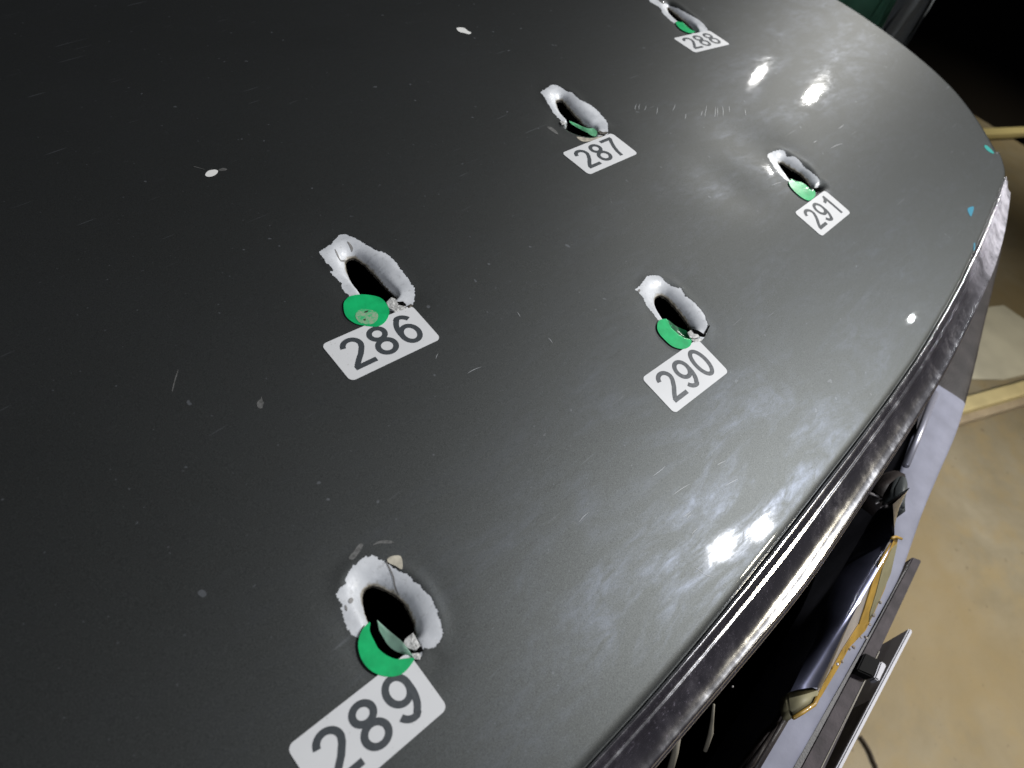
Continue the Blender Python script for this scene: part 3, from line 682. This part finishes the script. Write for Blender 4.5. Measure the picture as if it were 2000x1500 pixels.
tube('grille_strut', [at_z(1323,1440,0.81), at_z(1318,1470,0.80), at_z(1308,1505,0.79)], 0.0019, M_CREAM, car, 8)
for p, r in (((1631,1025), .0013), ((1636,1021), .001), ((1643,1023), .0014), ((1431,1341), .0006)):
    c = at_z(*p, 0.80); bm = bmesh.new(); bmesh.ops.create_icosphere(bm, subdivisions=2, radius=r)
    for v in bm.verts: v.co = v.co * random.uniform(.8, 1.15) + Vector(c)
    me = bpy.data.meshes.new('water_drop'); bm.to_mesh(me); bm.free(); link('water_drop', me, M_PEARL, car)

# ------------------------------------------------------------------ emblem
emb = bpy.data.objects.new('emblem', None); COL.objects.link(emb); emb.parent = car
EN = (0, -0.866, 0.5); EP = (0, -0.071, 0.822)
def ef(p, back=0.0): 
    q = on_plane(*p, EN, EP); return q - np.array(EN) * back
EF = catmull([(1744,985),(1746,1020),(1744,1058),(1709,1124),(1687,1164),(1665,1204),(1634,1275),(1603,1347)], 5)
EB = catmull([(1738,978),(1708,1003),(1683,1046),(1650,1102),(1621,1157),(1588,1252),(1563,1308),(1542,1352)], 5)
vs = []; n = len(EF); K = 9
for a, b in zip(EF, EB):
    A = ef(a); B = at_z(*b, 0.812)
    for k in range(K):
        t = k / (K - 1); q = A + (B - A) * t; h = math.sin(math.pi * min(1, t * 0.98)) ** 0.75
        ln = np.linalg.norm(B - A); vs.append(q + np.array([0, 0, 1.0]) * h * 0.22 * ln)
fs = [(i * K + k, i * K + k + 1, (i + 1) * K + k + 1, (i + 1) * K + k) for i in range(n - 1) for k in range(K - 1)]
mesh('emblem_body', vs, fs, M_CHROME2, emb)
def facepoly(name, px, mat, back=0.0, thick=0.0006):
    P = [ef(p, back) for p in px]; n = len(P); N_ = np.array(EN)
    vs = P + [p - N_ * thick for p in P]
    fs = [tuple(range(n)), tuple(range(2 * n - 1, n - 1, -1))] + [(i, i + n, (i + 1) % n + n, (i + 1) % n) for i in range(n)]
    return mesh(name, vs, fs, mat, emb, False)
facepoly('emblem_bevel', [(1744,1056),(1709,1124),(1665,1204),(1603,1347),(1593,1375),(1640,1303),(1660,1262),(1690,1228),(1716,1178),(1739,1127),(1757,1058),(1752,1048)], M_PEARL, 0.0012)
facepoly('gold_border', [(1748,1052),(1756,1050),(1752,1070),(1730,1150),(1710,1195),(1692,1232),(1660,1266),(1640,1303),(1605,1362),(1592,1377),(1600,1358),(1622,1318),(1648,1270),(1680,1220),(1690,1190),(1709,1128),(1722,1095)], M_GOLD, 0.0004)
facepoly('emblem_inlay', [(1742,1072),(1753,1062),(1740,1120),(1716,1176),(1698,1215),(1700,1195),(1711,1160),(1724,1110)], M_OLIVE, 0.0)
# squared near end of the emblem
ze = 0.806
e1 = [at_z(1537,1355,ze), at_z(1570,1333,ze), at_z(1603,1347,ze), at_z(1596,1366,ze), at_z(1588,1376,ze), at_z(1549,1402,ze), at_z(1540,1385,ze)]
vs = [tuple(p) for p in e1] + [(p[0] - 0.001, p[1], p[2] - 0.009) for p in e1]; n = len(e1)
bevel(mesh('emblem_end', vs, [tuple(range(n)), tuple(range(2 * n - 1, n - 1, -1))] + [(i, i + n, (i + 1) % n + n, (i + 1) % n) for i in range(n)], M_OLIVE, emb, False), 0.0012)  # chrome end coloured olive, a floor reflection put into the colour
tube('gold_edge', [at_z(1549,1402,ze+.0008), at_z(1568,1391,ze+.0008), at_z(1590,1376,ze+.0008), at_z(1597,1362,ze+.0008)], 0.0012, M_GOLD, emb, 8)
tube('gold_edge', [ef((1738,1050),-.001), ef((1746,1047),-.001), ef((1757,1051),-.001)], 0.0009, M_GOLD, emb, 8)
for p in ((1716,1175),(1703,1200),(1695,1218),(1687,1243),(1678,1243),(1664,1262),(1655,1266),(1641,1290),(1632,1295)):
    c = ef(p) + np.array(EN) * 0.0012; bm = bmesh.new(); bmesh.ops.create_icosphere(bm, subdivisions=1, radius=random.uniform(.0009, .0015))
    for v in bm.verts: v.co = v.co * random.uniform(.7, 1.25) + Vector(c)
    me = bpy.data.meshes.new('glint_bead'); bm.to_mesh(me); bm.free(); link('glint_bead', me, M_PEARL, emb)  # pale beads added as sparkles along the gold border

# ------------------------------------------------------------------ number plate carrier and plate
def strip(name, a0, a1, b0, b1, z, depth, mat, parent, smooth=False):
    """bar whose top runs between pixel edges a (one side) and b (other side)"""
    A0, A1, B0, B1 = at_z(*a0, z), at_z(*a1, z), at_z(*b0, z), at_z(*b1, z)
    P = [A0, A1, B1, B0]; vs = [tuple(p) for p in P] + [(p[0], p[1], p[2] - depth) for p in P]
    o = mesh(name, vs, [(0, 1, 2, 3), (7, 6, 5, 4), (0, 4, 5, 1), (1, 5, 6, 2), (2, 6, 7, 3), (3, 7, 4, 0)], mat, parent, False)
    bm = bmesh.new(); bm.from_mesh(o.data); bmesh.ops.recalc_face_normals(bm, faces=bm.faces[:]); bmesh.ops.bevel(bm, geom=bm.edges[:], offset=0.0009, segments=2, affect='EDGES'); bm.to_mesh(o.data); bm.free()
    return o
car_pl = bpy.data.objects.new('plate_carrier', None); COL.objects.link(car_pl); car_pl.parent = car
strip('carrier_bar', (1783,1087), (1520,1580), (1801,1094), (1575,1580), 0.730, 0.020, M_BRACK, car_pl)
strip('carrier_rib', (1775,1100), (1500,1580), (1781,1092), (1522,1580), 0.735, 0.020, M_DARKP, car_pl)
strip('carrier_lip', (1716,1268), (1560,1580), (1721,1270), (1570,1580), 0.7305, 0.012, M_CREAM, car_pl)
strip('spacer_block', (1690,1274), (1674,1308), (1722,1290), (1706,1322), 0.737, 0.03, M_RUBBER, car_pl)
strip('plate_bolt', (1721,1290), (1708,1324), (1733,1298), (1718,1330), 0.732, 0.008, M_PLATE, car_pl)
plate = strip('number_plate', (1777,1226), (1592,1580), (1784,1232), (1604,1580), 0.728, 0.11, M_PLATE, car)
strip('plate_back', (1768,1238), (1588,1580), (1776,1232), (1592,1580), 0.7255, 0.10, M_BRACK, car)

# ------------------------------------------------------------------ thin cable on the floor
cb = [at_z(*p, 0.004) for p in ((1680,1438),(1690,1452),(1700,1470),(1706,1486),(1712,1500),(1716,1530),(1712,1580))]
tag(tube('cable', catmull(cb, 4), 0.003, plain('dark_cable', (0.05, 0.035, 0.02), 0.6), None, 8), 'thin dark cable curving over the tan concrete floor below the plate', 'cable')

# ------------------------------------------------------------------ torn bits at the holes
def shard(px, mat, lift, drop=0.0, n=2):
    P = np.array([on_hood(*p, drop=drop)[:2] for p in px]); S = skin(P); k = len(P); r = np.random.default_rng(int(sum(P[0]) * 1e6) % 9999)
    up = np.maximum(S[:, 2], H0(P[:, 0], P[:, 1]) - drop) + lift * r.uniform(0.3, 1.3, k)
    vs = [(P[i, 0], P[i, 1], up[i]) for i in range(k)] + [(P[i, 0], P[i, 1], up[i] - 0.0006) for i in range(k)]
    c = P.mean(0); vs.append((c[0], c[1], up.mean() + lift * 0.7)); fs = [(i, (i + 1) % k, 2 * k) for i in range(k)] + [(i, i + k, (i + 1) % k + k, (i + 1) % k) for i in range(k)]
    return mesh('torn_flake', vs, fs, mat, hood, False)
for px, m in ((zz(3.75,580,400,[(655,715),(690,680),(720,690),(745,720),(735,745),(700,770),(670,755)]), M_BRIGHT),
              (zz(3.75,580,400,[(690,760),(740,735),(790,745),(800,765),(740,785),(715,790)]), M_BRIGHT),
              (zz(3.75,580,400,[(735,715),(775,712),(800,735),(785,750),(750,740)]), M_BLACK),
              (zz(3.75,580,400,[(800,745),(835,730),(850,745),(820,760)]), M_TORN),
              (zz(3.1925,540,1030,[(800,700),(830,675),(850,660),(870,690),(895,740),(870,770),(820,755),(790,735)]), M_BRIGHT),
              (zz(3.1925,540,1030,[(840,790),(880,785),(900,795),(895,825),(860,822)]), M_BRIGHT),
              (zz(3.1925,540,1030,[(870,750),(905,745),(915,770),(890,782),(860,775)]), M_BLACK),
              (zz(4.547,1180,500,[(738,680),(770,660),(790,690),(830,700),(850,725),(790,735),(760,725)]), M_BRIGHT),
              (zz(4.547,1180,500,[(770,740),(830,738),(868,740),(862,758),(800,768)]), M_BRIGHT),
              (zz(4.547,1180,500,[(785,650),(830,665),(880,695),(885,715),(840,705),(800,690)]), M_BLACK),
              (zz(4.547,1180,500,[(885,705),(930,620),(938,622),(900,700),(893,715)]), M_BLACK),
              (zz(6.52,1020,130,[(955,835),(985,820),(1040,850),(1075,835),(1085,850),(1050,870),(985,862)]), M_TORN),
              (zz(6.52,1020,130,[(480,700),(520,700),(560,725),(545,745),(500,740)]), M_BRIGHT),
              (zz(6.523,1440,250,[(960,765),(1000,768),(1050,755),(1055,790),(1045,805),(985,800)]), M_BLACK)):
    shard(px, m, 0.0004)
decal('grey_smudge', zz(6.52,1020,130,[(700,885),(860,905),(960,890),(1030,870),(950,925),(800,948),(740,930)]), plain('tan_residue', (0.34,0.31,0.25), 0.6, vary=0.3, vscale=400), hood, 0.0001)

# ------------------------------------------------------------------ numbered labels
LW, LH = 0.050, 0.0240
def arc(cx, cy, rx, ry, a0, a1, n=22): return [(cx + rx * math.cos(math.radians(a0 + (a1 - a0) * i / n)), cy + ry * math.sin(math.radians(a0 + (a1 - a0) * i / n))) for i in range(n + 1)]
ST = 0.138   # stroke width as a share of digit height
# centre lines, digit box: x 0..0.60, y 0 (top)..1 (bottom)
def strokes(d):
    h = ST / 2
    if d == '0': return [arc(0.29, 0.5, 0.29 - h, 0.5 - h, 0, 360, 40)]
    if d == '1': return [[(0.36, 0.0), (0.36, 1.0)], [(0.36, 0.05), (0.28, 0.17), (0.20, 0.22), (0.08, 0.255)]]
    if d == '2':
        top = arc(0.29, 0.285, 0.29 - h, 0.285 - h, 188, 372, 26)
        return [top + [(0.47, 0.42), (0.34, 0.60), (0.20, 0.74), (0.09, 0.87), (0.07, 0.93)], [(0.0, 1 - h), (0.58, 1 - h)]]
    if d == '6' or d == '9':
        s = [arc(0.29, 0.665, 0.29 - h, 0.335 - h, 0, 360, 36), arc(0.30, 0.36, 0.24, 0.36 - h, -28, -110, 12) + arc(0.36, 0.55, 0.36 - h, 0.55 - h, 245, 175, 16) + [(h + 0.002, 0.62)]]
        return s if d == '6' else [[(0.58 - x, 1 - y) for x, y in q] for q in s]
    if d == '7': return [[(0.0, h), (0.57, h)], [(0.53, 0.06), (0.40, 0.27), (0.28, 0.52), (0.21, 0.76), (0.185, 1.0)]]
    if d == '8': return [arc(0.29, 0.255, 0.265 - h, 0.255 - h, 0, 360, 32), arc(0.29, 0.715, 0.29 - h, 0.285 - h, 0, 360, 36)]
def ribbon(pts, w):
    pts = [np.array(p) for p in pts]; closed = np.linalg.norm(pts[0] - pts[-1]) < 1e-6; L_, R_ = [], []; n = len(pts)
    for i in range(n):
        if closed: t = pts[(i + 1) % (n - 1) if i == n - 1 else i + 1] - pts[i - 1 if i > 0 else n - 2]
        else: t = pts[min(i + 1, n - 1)] - pts[max(i - 1, 0)]
        t = t / np.linalg.norm(t); nn = np.array([-t[1], t[0]]); L_.append(pts[i] + nn * w / 2); R_.append(pts[i] - nn * w / 2)
    return L_, R_
LABELS = {'286': [(625,674),(802,599),(863,660),(687,746)], '289': [(564,1459),(798,1275),(874,1381),(635,1587)],
          '290': [(1256,739),(1359.6,664.4),(1423.6,725.6),(1316,807)], '287': [(1095.7,298.9),(1192.6,261.8),(1248,298.3),(1151.2,342.3)],
          '291': [(1551.6,415.6),(1608.5,371.5),(1663.8,415.8),(1605,461.6)], '288': [(1311.6,73.2),(1382.4,59.5),(1426.4,87.2),(1361.6,104.7)]}
DESC = {'286': 'white label printed 286 under a green dot, left of the middle', '289': 'large nearest white label printed 289, cut by the bottom edge',
        '290': 'white label printed 290 below the hole nearest the chrome trim', '287': 'white label printed 287 below the upper middle hole',
        '291': 'white label printed 291 beside the hole nearest the bonnet corner', '288': 'farthest white label printed 288 at the top edge'}
for num, cs in LABELS.items():
    C = np.array([on_hood(*p) for p in cs]); c = C.mean(0)
    X = (C[1] - C[0]) + (C[2] - C[3]); X /= np.linalg.norm(X)
    e = 1e-3; zx = (H0(c[0] + e, c[1]) - H0(c[0] - e, c[1])) / (2 * e); zy = (H0(c[0], c[1] + e) - H0(c[0], c[1] - e)) / (2 * e)
    Nn = np.array([-zx, -zy, 1]); Nn /= np.linalg.norm(Nn); X = X - (X @ Nn) * Nn; X /= np.linalg.norm(X); Y = np.cross(X, Nn)   # Y runs down the label
    if Y @ (C[3] - C[0]) < 0: Y = -Y
    def lp(u, v): q = c + X * (u - 0.5) * LW + Y * (v - 0.5) * LH; return (q[0], q[1])
    r = 0.0026; pl = []
    for cxx, cyy, a0 in ((1 - r / LW, r / LH, -90), (1 - r / LW, 1 - r / LH, 0), (r / LW, 1 - r / LH, 90), (r / LW, r / LH, 180)):
        for k in range(7):
            a = math.radians(a0 + 15 * k); pl.append((cxx + r / LW * math.cos(a), cyy + r / LH * math.sin(a)))
    dense = []
    for i in range(len(pl)):
        a, b = np.array(pl[i]), np.array(pl[(i + 1) % len(pl)]); m = max(1, int(np.linalg.norm((b - a) * [LW, LH]) / 0.002))
        for k in range(m): dense.append(a + (b - a) * k / m)
    lb = patch('number_label', [lp(*q) for q in dense], M_LABEL, None, 0.0, 0.00010, 0.002, lambda V, z: paper_z(V, z) + 0.0002)
    tag(lb, DESC[num], 'label', 'numbered white labels on the bonnet')
    hgt = 0.735; dw = hgt * LH / LW      # digit height as share of the label; unit width
    for i, ch in enumerate(num):
        vs, fs = [], []
        x0 = 0.115 + i * 0.278
        if ch == '1': x0 += 0.02
        for si, st in enumerate(strokes(ch)):
            fine = []
            for a_, b_ in zip(st[:-1], st[1:]):
                m_ = max(1, int(math.hypot(b_[0] - a_[0], b_[1] - a_[1]) / 0.06))
                fine += [(a_[0] + (b_[0] - a_[0]) * q_ / m_, a_[1] + (b_[1] - a_[1]) * q_ / m_) for q_ in range(m_)]
            Lf, Rt = ribbon(fine + [st[-1]], ST)
            b = len(vs)
            for a, c_ in zip(Lf, Rt):
                for q in (a, c_):
                    P = lp(x0 + q[0] * 1.10 * dw, 0.108 + q[1] * hgt); z = paper_z(np.array([P]), None)[0] + 0.00027 + si * 0.00002; vs.append((P[0], P[1], z))
            for k in range(len(Lf) - 1): fs.append((b + 2 * k, b + 2 * k + 1, b + 2 * k + 3, b + 2 * k + 2))
        mesh('digit', vs, fs, M_INK, lb, False)

# ------------------------------------------------------------------ green dots
GD = {'286': zz(3.75,580,400,[(340,740),(360,700),(400,675),(500,665),(600,680),(650,730),(675,790),(650,860),(590,900),(500,895),(420,875),(355,820)]),
      '289': zz(3.1925,540,1030,[(583,598),(580,650),(605,708),(646,774),(740,826),(850,818),(838,860),(775,922),(680,935),(590,900),(530,830),(508,740),(525,660),(560,612)]),
      '290': zz(4.547,1180,500,[(465,640),(480,585),(530,568),(600,575),(700,625),(750,690),(770,760),(755,810),(690,835),(600,810),(520,740),(480,690)]),
      '291': zz(6.523,1440,250,[(660,680),(700,645),(780,630),(860,650),(930,710),(975,790),(990,860),(950,915),(890,930),(800,880),(710,790),(670,730)]),
      '288': zz(10,1250,0,[(690,450),(740,440),(800,455),(870,430),(960,470),(1040,560),(1075,600),(1040,655),(930,655),(800,595),(720,520)])}
GL = {'286': 'scuffed green round sticker overlapping the top of label 286', '289': 'green round sticker torn over the nearest hole above label 289',
      '290': 'green round sticker sagging into the hole above label 290', '291': 'pale shining green round sticker across the hole above label 291',
      '288': 'small green round sticker in the farthest hole above label 288', '287': 'pale green sticker remnant standing as a thin band in the hole above label 287'}
GG = 'green round stickers at the holes'
for k, px in GD.items():
    P = np.array([on_hood(*p, drop=0.0005)[:2] for p in px]); P = catmull(P, 4, True)
    h = HOLES[k]
    def zf(V, z, h=h):
        ins = inside(V, h['hox']); d = seg_dist(V, h['hox']); base = paper_z(V, z) + 0.00038
        out = seg_dist(V, h['prx']); inp = inside(V, h['prx'])
        sag = np.where(ins, (0.0005 + np.minimum(d, 0.005) * 0.55) * (0.25 if h is HOLES['286'] else 1.0), 0)
        return np.where(ins, base - sag, base)
    o = patch('green_sticker', P, M_GREEN, None, 0.0, 0.00016, 0.0008, zf)
    tag(o, GL[k], 'sticker', GG)
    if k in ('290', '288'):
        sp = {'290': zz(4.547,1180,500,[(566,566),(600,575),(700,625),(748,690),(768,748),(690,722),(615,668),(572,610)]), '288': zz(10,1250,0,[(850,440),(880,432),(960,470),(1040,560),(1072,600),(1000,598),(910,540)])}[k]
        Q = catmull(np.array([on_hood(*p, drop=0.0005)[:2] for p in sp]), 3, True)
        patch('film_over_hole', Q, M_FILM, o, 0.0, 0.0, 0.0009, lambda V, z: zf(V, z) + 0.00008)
    if k == '286':
        for sp in ([(430,800),(470,768),(540,775),(590,800),(585,850),(540,880),(470,872),(435,840)],):
            Q = catmull(np.array([on_hood(*p)[:2] for p in zz(3.75,580,400,sp)]), 3, True)
            mt, nt_, b_, N_, L_ = newmat('grey_green_scuff'); co_ = N_.new('ShaderNodeTexCoord').outputs['Object']
            f_ = ramp(N_, L_, noise(N_, L_, co_, 500, 5, 0.65), 0.40, 0.58)
            L_.new(mixc(N_, L_, f_, (0.02, 0.36, 0.13), (0.24, 0.33, 0.22)), b_.inputs['Base Color']); setp(b_, Roughness=0.6)
            patch('scuff', Q, mt, o, 0.0, 0.0, 0.0012, lambda V, z: zf(V, z) + 0.00008)
        for sp in ([(490,790),(505,782),(525,780),(515,792),(498,797)], [(485,845),(500,838),(505,852),(492,856)]):
            Q = np.array([on_hood(*p)[:2] for p in zz(3.75,580,400,sp)])
            patch('scuff', Q, M_TORN, o, 0.0, 0.0, 0.0012, lambda V, z: zf(V, z) + 0.00014)
def blade(name, px_top, px_bot, ztop, zbot, mat, label=None, parent=None, bend=0.0):
    """thin curved strip standing between two edges"""
    T = catmull([on_hood(*p, drop=ztop) for p in px_top], 4); Bm = catmull([on_hood(*p, drop=zbot) for p in px_bot], 4)
    n = min(len(T), len(Bm)); vs, fs = [], []; K = 5
    for i in range(n):
        for k in range(K):
            t = k / (K - 1); q = T[i] + (Bm[i] - T[i]) * t; q = q + np.array([0.5, 0.8, 0]) * bend * math.sin(math.pi * t); vs.append(q)
    for i in range(n - 1):
        for k in range(K - 1): fs.append((i * K + k, i * K + k + 1, (i + 1) * K + k + 1, (i + 1) * K + k))
    m = len(vs); vs += [v + np.array([0.0001, 0.0001, -0.0002]) for v in vs[:m]]; fs += [tuple(m + i for i in f)[::-1] for f in fs[:]]
    o = mesh(name, vs, fs, mat, parent); 
    if label: tag(o, label, 'sticker', GG)
    return o
g287 = blade('green_sticker', zz(6.52,1020,130,[(598,690),(700,732),(780,768),(850,788),(905,785),(955,828)]), zz(6.52,1020,130,[(610,712),(680,762),(760,806),(830,842),(885,878),(940,888)]), -0.0006, 0.0012, paper('pale_green_sticker', (0.30, 0.74, 0.46)), GL['287'])
g289 = [o for o in bpy.data.objects if o.get('label') == GL['289']][0]
blade('torn_flap', zz(3.1925,540,1030,[(628,578),(690,635),(745,680),(792,722),(852,806)]), zz(3.1925,540,1030,[(640,640),(668,690),(700,738),(750,775),(840,812)]), -0.0010, 0.0022, M_BACK, None, g289)

# ------------------------------------------------------------------ green cloth hanging beyond the wing
cl = bpy.data.objects.new('draped_cloth', None); COL.objects.link(cl)
tag(cl, 'dark green cloth with grey folded edge hanging behind the bonnet corner', 'cloth')
def cloth(name, pts, mat):
    vs, fs = [], []; n = len(pts); rows = 14
    for j in range(rows):
        z = 0.97 - j * 0.95 / (rows - 1)
        for i, (x, y) in enumerate(pts):
            f = 0.012 * math.sin(i * 2.1 + j * 0.5); vs.append((x + f + 0.02 * math.sin(j * 0.4), y + 0.01 * math.sin(j * 0.9 + i), z))
    for j in range(rows - 1):
        for i in range(n - 1): fs.append((j * n + i, j * n + i + 1, (j + 1) * n + i + 1, (j + 1) * n + i))
    return mesh(name, vs, fs, mat, cl)
a = on_plane(1812, 0, (1, 0, 0), (1.15, 0, 0)); b = on_plane(1785, 20, (1, 0, 0), (1.12, 0, 0))
pc = [(1.10 + 0.02 * math.sin(t * 9), 0.30 + t * 0.35) for t in np.linspace(0, 1, 26)]
cloth('cloth_body', pc, M_CLOTH)
pg = [(1.10 + 0.015 * math.sin(t * 5), 0.258 + t * 0.042) for t in np.linspace(0, 1, 8)]
cloth('cloth_fold', pg, M_CLOTHG)
